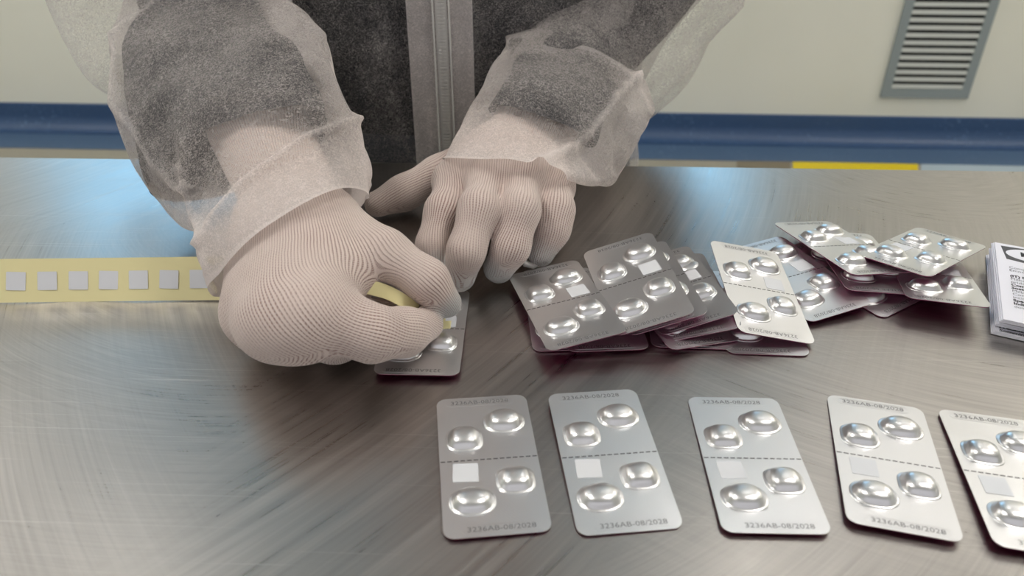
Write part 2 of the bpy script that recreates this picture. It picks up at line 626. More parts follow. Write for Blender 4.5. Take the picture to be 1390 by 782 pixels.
# floor marking and panels peeping over the worktop edge
def floor_pt(px, py):
    d = ray(px, py)
    return CAM + d * (-CAM[2] / d[2])
def floor_patch(name, xa, xb, ya, yb, material, label, cat, th=0.002):
    A, B, C_, D_ = floor_pt(xa, ya), floor_pt(xb, ya + (xb - xa) * .012), floor_pt(xb, yb + (xb - xa) * .012), floor_pt(xa, yb)
    out = [(p[0], p[1]) for p in (D_, C_, B, A)]
    o = link(name, slab(name, out, 0.0, th), material)
    tag(o, label, cat)
floor_patch('floor_marking', 1076, 1246, 219.5, 235, M['yellow'], 'yellow floor marking tape just behind the table edge below the blue skirting', 'floor tape')
floor_patch('floor_plate', 1000, 1073, 219, 235, M['brown'], 'brown floor plate left of the yellow floor marking', 'plate')
floor_patch('floor_mat', 1250, 1420, 221.5, 238, M['pale'], 'pale grey-blue floor mat right of the yellow floor marking', 'mat')

# ------------------------------------------------------------------ air vent on the back wall
BL, BR = wall_sz(1193.5, 131), wall_sz(1312, 132.5)
vx0, vx1 = BL[0], BR[0]
vz0 = 0.5 * (BL[1] + BR[1])
vz1 = 0.80
vent = thing('air_vent', 'grey louvred air vent low on the cream wall above the blue skirting', 'vent')
vent.matrix_world = wall_M
fw = 0.031
bm = bmesh.new()
for d in ((vx0, vx1, vz0, vz0 + fw * 1.1), (vx0, vx1, vz1 - fw, vz1), (vx0, vx0 + fw, vz0 + fw * 1.1, vz1 - fw), (vx1 - fw, vx1, vz0 + fw * 1.1, vz1 - fw)):
    bm_box(bm, d[0], d[1], -.012, 0, d[2], d[3])
link('frame', bm_mesh('frame', bm), M['vent'], vent)
box_obj('backing', (vx0 + fw, vx1 - fw, -.0015, 0, vz0 + fw, vz1 - fw), M['dark'], vent)
zs = wall_sz(1250, 114)[1]
pitch = (wall_sz(1250, 13)[1] - zs) / 10.0
bm = bmesh.new()
Rm = Matrix.Rotation(math.radians(-14), 4, 'X')
bm_box(bm, vx0 + fw, vx1 - fw, -.0012, .0012, -pitch * .27, pitch * .27, Rm)
slat_me = bm_mesh('slat', bm)
slat_me.materials.append(M['slat'])
z = vz0 + fw * 1.1 + pitch * .32
while z < vz1 - fw - pitch * .3:
    link('slat', slat_me, None, vent, loc=(0, -.009, z))
    z += pitch
for x in (vx0 + fw * .5, vx1 - fw * .5):
    me = tube('screw', [(x, -.0115, vz0 + .075), (x, -.0145, vz0 + .075)], .004)
    link('screw', me, M['vent'], vent)

# ------------------------------------------------------------------ ceiling lamps and added fill panels
for i, (x, y, sx, sy, lab, glow) in enumerate(PANELS):
    t = thing('ceiling_lamp', lab, 'lamp', (x, y, CEIL_Z), group='ceiling light panels')
    bm = bmesh.new()
    for d in ((-sx / 2, sx / 2, -sy / 2, -sy / 2 + .02), (-sx / 2, sx / 2, sy / 2 - .02, sy / 2), (-sx / 2, -sx / 2 + .02, -sy / 2, sy / 2), (sx / 2 - .02, sx / 2, -sy / 2, sy / 2)):
        bm_box(bm, *d, -.02, 0)
    link('lamp_frame', bm_mesh('lamp_frame', bm), M['rimlamp'], t)
    box_obj('diffuser', (-sx / 2 + .02, sx / 2 - .02, -sy / 2 + .02, sy / 2 - .02, -.012, -.008), m_emit('lamp_diffuser', (1.0, 0.95, 0.89), glow), t)

# ------------------------------------------------------------------ steel worktable
TANG = math.atan(-0.0343)
tab = thing('steel_worktable', 'brushed stainless steel worktable with fine curved scratches', 'table', (0, .510, 0), (0, 0, TANG))
bm = bmesh.new()
bm_box(bm, -1.1, 1.1, -.95, 0, TZ - .04, TZ)
ed = [e for e in bm.edges if all(abs(v.co.z - TZ) < 1e-6 for v in e.verts)]
bmesh.ops.bevel(bm, geom=ed, offset=.003, segments=3, affect='EDGES')
link('tabletop', bm_mesh('tabletop', bm), M['steel'], tab)
for x in (-1.03, 1.03):
    for y in (-.88, -.07):
        box_obj('leg', (x - .02, x + .02, y - .02, y + .02, 0, TZ - .04), M['leg'], tab)
box_obj('shelf', (-1.05, 1.05, -.90, -.05, .25, .27), M['leg'], tab)

# ------------------------------------------------------------------ blister packs
BW, BLN = .0386, .0742
def pocket_mesh(rx, ry, ex):
    prof = [(1.14, 0.0), (1.12, .22), (1.06, .34), (1.0, .42), (.955, .85), (.90, 1.75), (.82, 2.65), (.70, 3.35), (.54, 3.85), (.36, 4.12), (.18, 4.25)]
    V, F = [], []
    seg = 36
    for s, z in prof:
        e = 2 + (ex - 2) * min(1, s ** 1.5)
        for k in range(seg):
            t = 2 * PI * k / seg
            c, q = math.cos(t), math.sin(t)
            V.append((math.copysign(abs(c) ** (2 / e), c) * rx * s, math.copysign(abs(q) ** (2 / e), q) * ry * s, z * .001))
    V.append((0, 0, 4.28e-3))
    for i in range(len(prof) - 1):
        for k in range(seg):
            F.append((i * seg + k, i * seg + (k + 1) % seg, (i + 1) * seg + (k + 1) % seg, (i + 1) * seg + k))
    b = (len(prof) - 1) * seg
    F += [(b + k, b + (k + 1) % seg, len(V) - 1) for k in range(seg)]
    return mesh_py('pocket', V, F)
pk_oval = pocket_mesh(.0077, .0060, 2.35)
pk_sq = pocket_mesh(.0066, .0060, 3.1)
for me in (pk_oval, pk_sq):
    me.materials.append(M['foil'])
    me.polygons.foreach_set('use_smooth', [True] * len(me.polygons))
sheet_me = slab('foil_sheet', round_rect(BW, BLN, .0042), -.0001, .0001); sheet_me.materials.append(M['foil'])
film_me = slab('film_backing', round_rect(BW - .0003, BLN - .0003, .0042), -.00042, -.0001); film_me.materials.append(M['film'])
bm = bmesh.new()
nd = 15
for k in range(nd):
    x = -BW / 2 + (k + .5) * BW / nd
    bm_box(bm, x - .0009, x + .0009, -.00022, .00022, .0001, .00017)
perf_me = bm_mesh('perforation', bm); perf_me.materials.append(M['perf'])
code_me = text_mesh('3236AB-08/2028', .0031, 0.0, 'embossed_code', width=.0245); code_me.materials.append(M['ink'])
lo_ = round_rect(.0285, .0040, .0019)
li_ = round_rect(.0279, .0034, .0016)
V = [(x, y, 0) for x, y in lo_] + [(x, y, 0.00008) for x, y in lo_] + [(x, y, .00008) for x, y in li_]
k = len(lo_)
F = [(i, (i + 1) % k, k + (i + 1) % k, k + i) for i in range(k)] + [(k + i, k + (i + 1) % k, 2 * k + (i + 1) % k, 2 * k + i) for i in range(k)]
rim_me = mesh_py('code_outline', V, F); rim_me.materials.append(M['foil'])
stk_me = slab('sticker', round_rect(.0098, .0095, .0004, 2), 0, .00012); stk_me.materials.append(M['sticker'])

def blister(pose, label, group, flip, stick=True, jit=0.0):
    x, y, z, rx, ry, rz = pose[:6]
    if len(pose) > 6:                       # lifted clear of the pockets below
        k = pose[6] / (0.22 - z)
        x, y, z = x * (1 - k), y * (1 - k), z + pose[6]
    t = thing('blister_pack', label, 'blister pack', (x, y, TZ + z + .0002), tuple(math.radians(a) for a in (rx, ry, rz)), group)
    link('foil_sheet', sheet_me, None, t)
    link('film_backing', film_me, None, t)
    for me, px, py in ((pk_sq, -.0090, .0117), (pk_oval, .0080, .0208), (pk_oval, -.0080, -.0209), (pk_sq, .0090, -.0120)):
        link('pocket', me, None, t, loc=(px, py, .0001))
    link('perforation', perf_me, None, t)
    s = -1 if flip else 1
    for cx, cy in ((-.001, .0338), (.0015, -.0338)):
        link('embossed_code', code_me, None, t, loc=(s * cx, cy, .00018), rot=(0, 0, PI if flip else 0))
        link('code_outline', rim_me, None, t, loc=(s * cx, cy, .0001))
    if stick:
        link('sticker', stk_me, None, t, loc=(-.0096 * s, -.0063 * s, .00012), rot=(0, 0, jit))
    return t

ROW = 'blister packs laid out in the front row'
PILE = 'blister packs in the loose pile'
PACKS = [
 ((-0.0090,0.2176,0.0012,0.1,1.1,6.7), 'silver blister pack of four pockets, leftmost of the front row', ROW, False, -.05),
 ((0.0384,0.2196,0.0016,1.6,0.6,6.2), 'silver blister pack, second from the left in the front row', ROW, False, -.06),
 ((0.0943,0.2182,0.0010,-1.1,0,-1.4), 'silver blister pack, third and middle one of the front row', ROW, False, .03),
 ((0.1468,0.2169,0.0014,-1.7,0,-14.1), 'silver blister pack, fourth from the left in the front row', ROW, False, .02),
 ((0.1919,0.2073,0.0017,-1.7,1.0,-11.4), 'silver blister pack cut by the right border of the photo, last of the front row', ROW, False, .02),
 ((-0.0421,0.3046,0.0018,-1.9,0.7,-1.1), 'silver blister pack under the gloved fingertips that is being labelled', None, True, 0.0),
 ((0.0260,0.3231,0.0053,-3.0,-6.5,14.8,.0038), 'silver blister pack lying topmost at the left end of the fanned pile', PILE, True, .04),
 ((0.0620,0.3294,0.0140,1.9,-16.0,7.0,.0022), 'silver blister pack, second of the fan from the left and highest of the pile', PILE, True, .05),
 ((0.0694,0.3299,0.0112,-1.5,-15.6,7.0,-.0012), 'blister pack showing only its right edge directly beneath the highest pack of the fan', PILE, True, .05),
 ((0.0834,0.3303,0.0094,-4.0,-14.6,8.7,-.0018), 'blister pack third layer of the fan with its two right pockets showing', PILE, True, .03),
 ((0.0868,0.3262,0.0078,-1.7,-11.5,3.0,-.0022), 'lower fan blister pack whose right bottom corner tucks against the bright upright pack', PILE, True, 0),
 ((0.0800,0.3250,0.0036,1.0,4.0,18.0), 'dark shaded blister pack low in the fan, only its front edge showing', PILE, True, 0),
 ((0.0268,0.3258,0.0006,-0.3,-0.4,3.5), 'blister pack flat on the steel under the leftmost pack of the fan', PILE, True, 0),
 ((0.0433,0.3233,0.0022,-0.2,-0.3,2.8), 'shaded blister pack under the middle of the fan, its right front corner showing', PILE, True, 0),
 ((0.0877,0.3273,0.0006,-0.2,-0.3,-3.9), 'blister pack flat on the steel under the right half of the fan', PILE, True, 0),
 ((0.1219,0.3224,0.0006,0,0,-3.3), 'blister pack flat on the steel under the bright pack at the centre of the pile', PILE, True, 0),
 ((0.1250,0.3276,0.0100,6.1,11.7,0.3), 'bright blister pack with full front visible at the centre of the whole pile', PILE, True, -.05),
 ((0.1507,0.3497,0.0042,0.6,-3.8,20.5), 'bright blister pack lying slantwise just right of the central bright pack', PILE, True, .03),
 ((0.1812,0.3710,0.0105,-6.0,5.6,14.2), 'blister pack on top behind the slanted one, pointing away to the upper left', PILE, True, 0),
 ((0.2231,0.3627,0.0125,-6.9,-5.1,-49.6), 'blister pack turned crosswise on top at the right end of the pile', PILE, False, .0),
 ((0.2239,0.3491,0.0055,-8.2,-0.7,-15.2), 'blister pack under the crosswise one, nearest to the folded leaflets', PILE, True, 0),
 ((0.1908,0.3640,0.0055,-4.0,3.0,-2.9), 'blister pack peeping from under the upper left pointing pack of the right pile', PILE, True, 0),
 ((0.1822,0.3564,0.0012,0,-2.0,31.4), 'lowest blister pack of the right pile with one corner pointing to the front', PILE, True, 0),
]
for pose, label, g, flip, jit in PACKS:
    blister(pose, label, g, flip, True, jit)

# ------------------------------------------------------------------ backing strip with labels
A, B = at(-160, 412, 0.001), at(335, 406, 0.001)
ang = math.atan2(B[1] - A[1], B[0] - A[0])
ln = float(np.linalg.norm(B - A))
w_ = .0225
LEAN = math.radians(58)          # the strip is twisted up on its lower edge by the hand that holds it
strip = thing('label_strip', 'cream backing strip with a row of square white labels, running under the glove', 'label strip', (A[0], A[1], TZ), (LEAN, 0, ang))
def wob(x):
    return .0007 * math.sin(x * 40 + .6) + .0003 * math.sin(x * 110)
V, F = [], []
nx = 90
for i in range(nx + 1):
    x = ln * i / nx
    z = wob(x)
    for y, dz in ((0, 0), (w_, 0), (w_, .0002), (0, .0002)):
        V.append((x, y + .0005, z + dz))
for i in range(nx):
    for k in range(4):
        a, b2 = i * 4 + k, i * 4 + (k + 1) % 4
        F.append((a, b2, b2 + 4, a + 4))
link('backing_paper', mesh_py('backing_paper', V, F), M['liner'], strip, smooth=False)
x = -.0035
p0 = at(20, 412, .001)
x0_ = math.hypot(p0[0] - A[0], p0[1] - A[1])
for k in range(-3, 8):
    x = x0_ + k * .0156
    z = wob(x)
    link('label', stk_me, None, strip, loc=(x, .0115, z + .0004), rot=(0, -.028 * math.cos(x * 40 + .6), random.uniform(-.04, .04)))

# ------------------------------------------------------------------ folded leaflets
leaf_grp = 'folded paper leaflets at the right edge'
def leaflet(pose, label, w, h, th, folds, printed):
    x, y, z, rx, ry, rz = pose
    t = thing('folded_leaflet', label, 'leaflet', (x, y, TZ + z), tuple(math.radians(a) for a in (rx, ry, rz)), leaf_grp)
    for k in range(folds):
        z0 = th * k / folds
        bm = bmesh.new()
        j = .0006 * ((k * 7) % 3)
        bm_box(bm, 0 + j, w, -h, 0 - j, z0, z0 + th / folds * .8)
        link('panel', bm_mesh('panel', bm), M['paper'], t)
    if printed:
        zt = th - th / folds * .2
        # grey header band with a white oval and its letter
        band = [(.004, -.004), (.006, -.0175), (.022, -.0200), (.050, -.0200), (.050, -.003), (.02, -.003)]
        link('header_band', slab('header_band', band[::-1] if False else [(x_, y_) for x_, y_ in band], zt, zt + .00006), M['band'], t)
        ov = [(.0195 + .0135 * math.cos(a), -.0105 + .0062 * math.sin(a)) for a in [2 * PI * i / 32 for i in range(32)]]
        link('header_oval', slab('header_oval', ov, zt + .00006, zt + .0001), M['paper'], t)
        me = text_mesh('M', .0065, .0002, 'header_letter', 'LEFT')
        link('header_letter', me, M['print'], t, loc=(.0128, -.0105, zt + .00018))
        lines = [('Compresse per cani', 0), ('Emodistruzione', 0), ('', 0), ('(IT) Denominazione', 1), ('Milbepro compresse', 0), ('pride taglie', 0), ('Composizione', 1), ('Sostanze attive', 1),
                 ('Milbemicina', 0), ('Compressa', 0), ('incisione', 0), ('Specie di destinazione', 1), ('Indicazioni', 1), ('dove a', 0)]
        yy = -.0262
        for s, bo in lines:
            if s:
                me = text_mesh(s, .0031, .00012 if bo else 0, 'printed_line', 'LEFT')
                link('printed_line', me, M['print' if bo else 'printlite'], t, loc=(.0065, yy, zt + .00012))
            yy -= .0029
    return t
def put_leaflet(a, b, label, printed):
    a, b = np.array(a), np.array(b)
    d = a - b
    h = float(np.hypot(d[0], d[1]))
    rz = -math.degrees(math.atan2(d[0], d[1]))
    rx = math.degrees(math.atan2(d[2], h))
    return leaflet((a[0], a[1], a[2] - TZ, rx, 0, rz), label, .09, float(np.linalg.norm(d)), .0022, 3, printed), h
_, lowh = put_leaflet(at(1338, 347, .0004), at(1345, 453, .0004), 'folded paper leaflet printed in small type at the bottom of the leaflet stack', False)
put_leaflet(at(1342, 338, .0075), at(1350, 442, .0034), 'folded white leaflet in the middle of the leaflet stack', False)
put_leaflet(at(1345, 331, .0115), at(1356, 437, .0080), 'folded white leaflet with grey header band on top of the leaflet stack', True)
# small print showing along the lower edges of the bottom leaflet
low = [o for o in bpy.data.objects if o.name.startswith('folded_leaflet')][0]
for i, s in enumerate(('Avvertenze speciali', 'Precauzioni per uso', 'Somministrazione')):
    me = text_mesh(s, .0033, .00012, 'printed_line', 'LEFT')
    link('printed_line', me, M['print'], low, loc=(.003, -lowh + .0016 + .0032 * (2 - i), .0022))

# ------------------------------------------------------------------ person
person = thing('person', 'person in a translucent white coat and white knitted gloves sticking a label on a pack', 'person', (-.05, .70, 0))
def pl(name, me, material, parent=person, smooth=True):
    o = link(name, me, material, parent, smooth=smooth)
    o.matrix_parent_inverse = Matrix.Translation((.05, -.70, 0)) if parent is person else Matrix.Identity(4)
    return o

# ---- gloves
def chain(pts, radii):
    return [(pts[i], pts[i + 1], radii[i], radii[i + 1]) for i in range(len(pts) - 1)]

def make_glove(name, palm, fingers, step, kpalm=.006, kf=.0028, kw=.0035, floor=TZ + .0006, tips=(), up=(0, 0, 1), box_pad=.03):
    bones = palm + [b for f in fingers for b in f]
    def f(P):
        dp = smin([seg_d(P, *b[:4]) for b in palm], kpalm)
        ds = []
        for fi in fingers:
            df = smin([seg_d(P, *b[:4]) for b in fi], kf)
            ds.append(smin([dp, df], kw))
        d = smin(ds, .0009)
        return np.maximum(d, floor - P[..., 2])
    pts = np.array([b[0] for b in bones] + [b[1] for b in bones])
    V, F = surface_nets(f, pts.min(0) - box_pad, pts.max(0) + box_pad, step)
    # knit coordinates in millimetres: one flat frame for the back of the hand, one wrapped frame per finger
    upv = np.array(up, float)
    o_ = np.mean([b[0] for b in palm[1:5]], 0)
    e_ = np.mean([b[1] for b in palm[1:5]], 0)
    D = (e_ - o_) / np.linalg.norm(e_ - o_)
    Up = upv - D * (upv @ D); Up /= np.linalg.norm(Up)
    Lt = np.cross(D, Up)
    q = V - o_
    dist = np.min([seg_d(V, *b[:4]) for b in palm], 0)
    h_ = q @ Up
    lat0 = q @ Lt
    data = [(dist, lat0 * 1000 * 1.08, (q @ D) * 1000)]
    for fi in fingers:
        root = fi[0][0]
        u0, v = (root - o_) @ Lt * 1.08, (root - o_) @ D
        fd, fu, fv, fw = [], [], [], []
        for (a, b, ra, rb, _u, _v, _up) in fi:
            ab = b - a; L = np.linalg.norm(ab); d = ab / L
            upn = upv - d * (upv @ d); upn /= np.linalg.norm(upn)
            lat = np.cross(d, upn)
            q = V - a
            s_ = q @ d
            t = np.clip(s_ / L, 0, 1)
            rr = ra + (rb - ra) * t
            ds_ = np.linalg.norm(q - np.outer(t * L, d), axis=1) - rr
            th = np.arctan2(q @ lat, q @ upn)
            fd.append(ds_); fu.append((u0 + .0095 * th) * 1000); fv.append((v + s_) * 1000)
            v += L
        fd, fu, fv = map(np.array, (fd, fu, fv))
        w = np.exp(-(fd - fd.min(0)) / .004)
        data.append((fd.min(0), (w * fu).sum(0) / w.sum(0), (w * fv).sum(0) / w.sum(0)))
    U = np.zeros(len(V)); Vv = np.zeros(len(V)); Wt = np.zeros(len(V))
    dmin = np.min([x_[0] for x_ in data], 0)
    for dist, u, v in data:
        w = np.exp(-(dist - dmin) / .0035)
        U += w * u; Vv += w * v; Wt += w
    # straighten the coordinates: follow the rib direction with even spacing
    e1, e2 = V[F[:, 2]] - V[F[:, 0]], V[F[:, 3]] - V[F[:, 1]]
    fn = np.cross(e1, e2)
    Nv = np.zeros_like(V)
    for k in range(4):
        for c in range(3):
            Nv[:, c] += np.bincount(F[:, k], fn[:, c], len(V))
    Nv /= np.linalg.norm(Nv, axis=1, keepdims=True) + 1e-12
    Dv = np.zeros_like(V)
    allb = [(b, D) for b in palm] + [(b, (b[1] - b[0]) / np.linalg.norm(b[1] - b[0])) for fi in fingers for b in fi]
    dd = np.array([seg_d(V, *b[:4]) for b, _ in allb])
    ww = np.exp(-(dd - dd.min(0)) / .004)
    for w, (_, dr) in zip(ww, allb):
        Dv += w[:, None] * dr
    Dv -= Nv * (Dv * Nv).sum(1, keepdims=True)
    Dv /= np.linalg.norm(Dv, axis=1, keepdims=True) + 1e-9
    Lv = np.cross(Dv, Nv)
    E_ = np.concatenate([F[:, [0, 1]], F[:, [1, 2]], F[:, [2, 3]], F[:, [3, 0]]])
    E_ = E_[E_[:, 0] < E_[:, 1]]
    a_, b_ = E_[:, 0], E_[:, 1]
    ev = (V[b_] - V[a_]) * 1000
    def solve(G_, x0, wt):
        g = (ev * (G_[a_] + G_[b_]) * .5).sum(1)
        def At(r):
            r = r * wt
            return np.bincount(b_, r, len(V)) - np.bincount(a_, r, len(V))
        x = x0.copy()
        r = At(g - (x[b_] - x[a_]))
        p = r.copy(); rs = r @ r
        for it in range(350):
            Ap = At(p[b_] - p[a_])
            al = rs / max(p @ Ap, 1e-20)
            x += al * p; r -= al * Ap
            rn = r @ r
            if rn < 1e-6:
                break
            p = r + rn / rs * p; rs = rn
        return x
    nu = (Nv @ Up)
    wt = np.where((nu[a_] + nu[b_]) * .5 > -.25, 1.0, .01)
    U = solve(Lv, U / Wt, wt); Vv = solve(Dv, Vv / Wt, np.ones(len(a_)))
    Wt = np.ones(len(V))
    me = np_mesh(name, V, F)
    set_attr(me, 'knit', np.stack([U / Wt, Vv / Wt, np.zeros(len(V))], 1))
    tp = np.zeros(len(V))
    for c, r in tips:
        tp = np.maximum(tp, np.clip(1.6 - np.linalg.norm(V - c, axis=1) / r, 0, 1))
    set_attr(me, 'tip', tp)
    return me

def bones_for(pts, radii, u0, v0, up):
    out = []
    v = v0
    for i in range(len(pts) - 1):
        a, b = np.array(pts[i]), np.array(pts[i + 1])
        out.append((a, b, radii[i], radii[i + 1], u0, v, up))
        v += np.linalg.norm(b - a)
    return out

# right hand (left in the photo), pinching the backing paper
Wr = at(397, 272, .040)
Er = deep(350, 172, .440)
upR = (0.0, -0.45, 0.9)
palmR = bones_for([Er, Wr], [.0265, .0235], 0, -.1, upR)
rt = {'i': at(432, 425, .037), 'm': at(402, 436, .036), 'r': at(372, 436, .032), 'p': at(349, 424, .025)}
base = {'i': at(428, 305, .038), 'm': at(408, 302, .039), 'r': at(388, 306, .036), 'p': at(366, 314, .032)}
for k in 'imrp':
    palmR += bones_for([base[k], rt[k]], [.0175, .0150 if k != 'p' else .0140], 0, 0, upR)
palmR += bones_for([at(440, 310, .040), at(474, 368, .037)], [.0175, .0120], 0, .0, upR)
fR = [
    bones_for([rt['i'], at(505, 453, .029), at(548, 451, .020), at(579, 441, .0135)], [.0150, .0112, .0100, .0078], 0, 0, upR),
    bones_for([rt['m'], at(455, 455, .018), at(515, 436, .012), at(562, 434, .012)], [.0150, .0115, .0095, .0080], 0, 0, upR),
    bones_for([rt['r'], at(395, 452, .020), at(430, 455, .012)], [.0145, .0125, .0105], 0, 0, upR),
    bones_for([rt['p'], at(356, 440, .018), at(385, 450, .011)], [.0135, .012, .010], 0, 0, upR),
    bones_for([at(462, 318, .040), at(522, 345, .041), at(580, 381, .032), at(606, 411, .019)], [.0155, .0110, .0092, .0072], 0, 0, upR),
]
me = make_glove('glove', palmR, fR, .0013, kpalm=.004, kf=.0024, kw=.0026, tips=((at(608, 415, .018), .008),), up=upR)
gR = pl('glove', me, M['knit'])

# left hand (right in the photo), steadying the pack
upL = (0.05, -0.55, 0.8)
Wl = at(700, 212, .034)
El = deep(735, 160, .502)
palmL = bones_for([El, Wl], [.0255, .0235], 0, -.1, upL)
lt = {'i': at(617, 247, .034), 'm': at(660, 248, .040), 'r': at(708, 249, .040), 'p': at(750, 254, .033)}
lb = {'i': at(655, 215, .034), 'm': at(678, 212, .038), 'r': at(703, 212, .038), 'p': at(728, 216, .033)}
for k in 'imrp':
    palmL += bones_for([lb[k], lt[k]], [.0145, .0115], 0, 0, upL)
fL = [
    bones_for([lt['i'], at(602, 287, .034), at(589, 332, .022), at(600, 366, .011)], [.0108, .0090, .0082, .0078], 0, 0, upL),
    bones_for([lt['m'], at(650, 284, .042), at(633, 340, .027), at(624, 375, .0115)], [.0106, .0096, .0086, .0082], 0, 0, upL),
    bones_for([lt['r'], at(706, 285, .040), at(694, 335, .025), at(677, 364, .011)], [.0106, .0095, .0086, .0081], 0, 0, upL),
    bones_for([lt['p'], at(754, 284, .031), at(750, 312, .022), at(734, 344, .010)], [.0106, .0092, .0083, .0074], 0, 0, upL),
    bones_for([at(640, 222, .028), at(596, 238, .022), at(548, 262, .014), at(512, 277, .010)], [.015, .0112, .0100, .0080], 0, 0, upL),
]
me = make_glove('glove', palmL, fL, .0013, kpalm=.004, kf=.0026, kw=.0024, tips=[(at(627, 376, .010), .010), (at(675, 366, .010), .010), (at(734, 345, .009), .009), (at(602, 370, .010), .010)], up=upL)
gL = pl('glove', me, M['knit'])
thr = tube('loose_thread', [at(736, 357, .006), at(724, 361, .005), at(713, 358, .006), at(710, 350, .009), at(714, 345, .011)], [.0013, .0018, .0019, .0017, .0008], 10)
pl('loose_thread', thr, M['white'])

def catmull(R, n):
    R = np.asarray(R, float)
    K = len(R)
    out = []
    for i in range(K - 1):
        p0, p1, p2, p3 = R[max(i - 1, 0)], R[i], R[i + 1], R[min(i + 2, K - 1)]
        for j in range(n):
            t = j / n
            out.append(.5 * (2 * p1 + (p2 - p0) * t + (2 * p0 - 5 * p1 + 4 * p2 - p3) * t * t + (3 * p1 - p0 - 3 * p2 + p3) * t ** 3))
    out.append(R[-1])
    return np.array(out)

# ---- piece of backing paper held in the pinch
def ribbon(name, centre, widths, wdir, th=.00025):
    j_ = np.arange(len(centre))
    cc = catmull(np.array(centre), 13)
    widths = np.interp(np.linspace(0, len(j_) - 1, len(cc)), j_, widths)
    wdir = catmull(np.array(wdir, float), 13)
    centre = cc
    V, F = [], []
    for c, w, d in zip(centre, widths, wdir):
        c, d = np.array(c), np.array(d, float)
        d /= np.linalg.norm(d)
        V += [c - d * w / 2, c + d * w / 2, c + d * w / 2 + np.array([0, 0, th]), c - d * w / 2 + np.array([0, 0, th])]
    for i in range(len(centre) - 1):
        for k in range(4):
            a, b2 = i * 4 + k, i * 4 + (k + 1) % 4
            F.append((a, b2, b2 + 4, a + 4))
    F += [(3, 2, 1, 0), tuple(len(V) - 4 + k for k in range(4))]
    return mesh_py(name, V, F)
cen = [at(476, 384, .036), at(500, 390, .034), at(525, 397, .030), at(548, 409, .026), at(570, 424, .018), at(590, 436, .010), at(603, 440, .0065)]
o = link('label_backing', ribbon('label_backing', cen, [.006, .0065, .0065, .0065, .006, .007, .008],
         [(.05, .6, .8), (.05, .6, .8), (.1, .7, .7), (.2, .8, .55), (.3, .9, .3), (.3, 1, .1), (.1, 1, .05)]), M['liner'])
tag(o, 'cream piece of label backing paper pinched between gloved thumb and finger', 'paper')
o2 = link('folded_end', ribbon('folded_end', [at(590, 437, .0100), at(600, 441, .0085), at(612, 441, .0060)], [.007, .0065, .006], [(.3, 1, 0), (.1, 1, 0), (0, 1, 0)]), M['liner'], o)

# ---- lofted cloth
def ring_lrf(L, R, Fm, seg=96, back=1.0, ex=2.2):
    L, R, Fm = deep(*L), deep(*R), deep(*Fm)
    c = (L + R) / 2
    a = (R - L) / 2
    b = Fm - c
    pts = []
    for k in range(seg):
        t = 2 * PI * k / seg
        ct, st = math.cos(t), math.sin(t)
        ct = math.copysign(abs(ct) ** (2 / ex), ct); st = math.copysign(abs(st) ** (2 / ex), st)
        pts.append(c + a * ct + b * st * (1 if st > 0 else back))
    return np.array(pts)

def ring_world(c, rx, ry, seg=96, nrm=(0, 0, 1), ex=2.3):
    n_ = Vector(nrm).normalized()
    ax = Vector((1, 0, 0)); ax = (ax - n_ * ax.dot(n_)).normalized()
    ay = n_.cross(ax)
    pts = []
    for k in range(seg):
        t = 2 * PI * k / seg
        ct, st = math.cos(t), math.sin(t)
        ct = math.copysign(abs(ct) ** (2 / ex), ct); st = math.copysign(abs(st) ** (2 / ex), st)
        # starts at -x (left silhouette), goes through the front
        pts.append(np.array(c) + np.array(ax) * (ct * rx) - np.array(ay) * (st * ry))
    return np.array(pts)

def seg_dist2(x, y, poly):
    best = np.full(x.shape, 1e9)
    for (x0, y0), (x1, y1) in zip(poly[:-1], poly[1:]):
        dx, dy = x1 - x0, y1 - y0
        t = np.clip(((x - x0) * dx + (y - y0) * dy) / (dx * dx + dy * dy), 0, 1)
        best = np.minimum(best, np.hypot(x - x0 - t * dx, y - y0 - t * dy))
    return best

def cloth(name, rings, n, amp=.004, freq=14, seed=0.0, creases=(), hem=(0, 0.3), close=False, floor=None, back_ply=0.0, cuff=(0, 0.0)):
    G = catmull(rings, n)                     # (rows, seg, 3)
    rows, seg, _ = G.shape
    du = np.roll(G, -1, 1) - np.roll(G, 1, 1)
    dv = np.gradient(G, axis=0)
    Nn = np.cross(du, dv)
    Nn /= np.linalg.norm(Nn, axis=2, keepdims=True) + 1e-9
    cen = G.mean(1, keepdims=True)
    if ((G - cen) * Nn).sum() < 0:
        Nn = -Nn
    disp = np.zeros((rows, seg))
    for i in range(rows):
        for k in range(seg):
            p = Vector(G[i, k]) * freq + Vector((seed, seed * 1.7, 0))
            a = mnoise.noise(p)
            b = mnoise.noise(p * 2.3 + Vector((9, 0, 0)))
            disp[i, k] = (abs(a) * 2 - .55) * amp * 1.0 + (abs(b) * 2 - .5) * amp * .35
    ply = np.zeros((rows, seg))
    X, Y = topx(G)
    view = CAM - G
    front = (view * Nn).sum(2) > 0
    for poly, amt, wd, pl_ in creases:
        d = seg_dist2(X, Y, poly)
        g = np.exp(-(d / wd) ** 2) * front
        disp += amt * g
        ply += pl_ * np.exp(-(d / (wd * .6)) ** 2) * front
    ply += back_ply * (~front)
    cn, ca = cuff
    for i in range(cn):
        ply[i] += ca * (1 - i / cn)
    hr, hp = hem
    if hr:
        ply[:hr] += hp
    G = G + Nn * disp[..., None]
    if floor is not None:
        G[..., 2] = np.maximum(G[..., 2], floor)
    idx = np.arange(rows * seg).reshape(rows, seg)
    A_ = idx[:-1]; B_ = idx[1:]
    F = np.stack([A_, np.roll(A_, -1, 1), np.roll(B_, -1, 1), B_], -1).reshape(-1, 4)
    return G.reshape(-1, 3), F, ply.ravel()

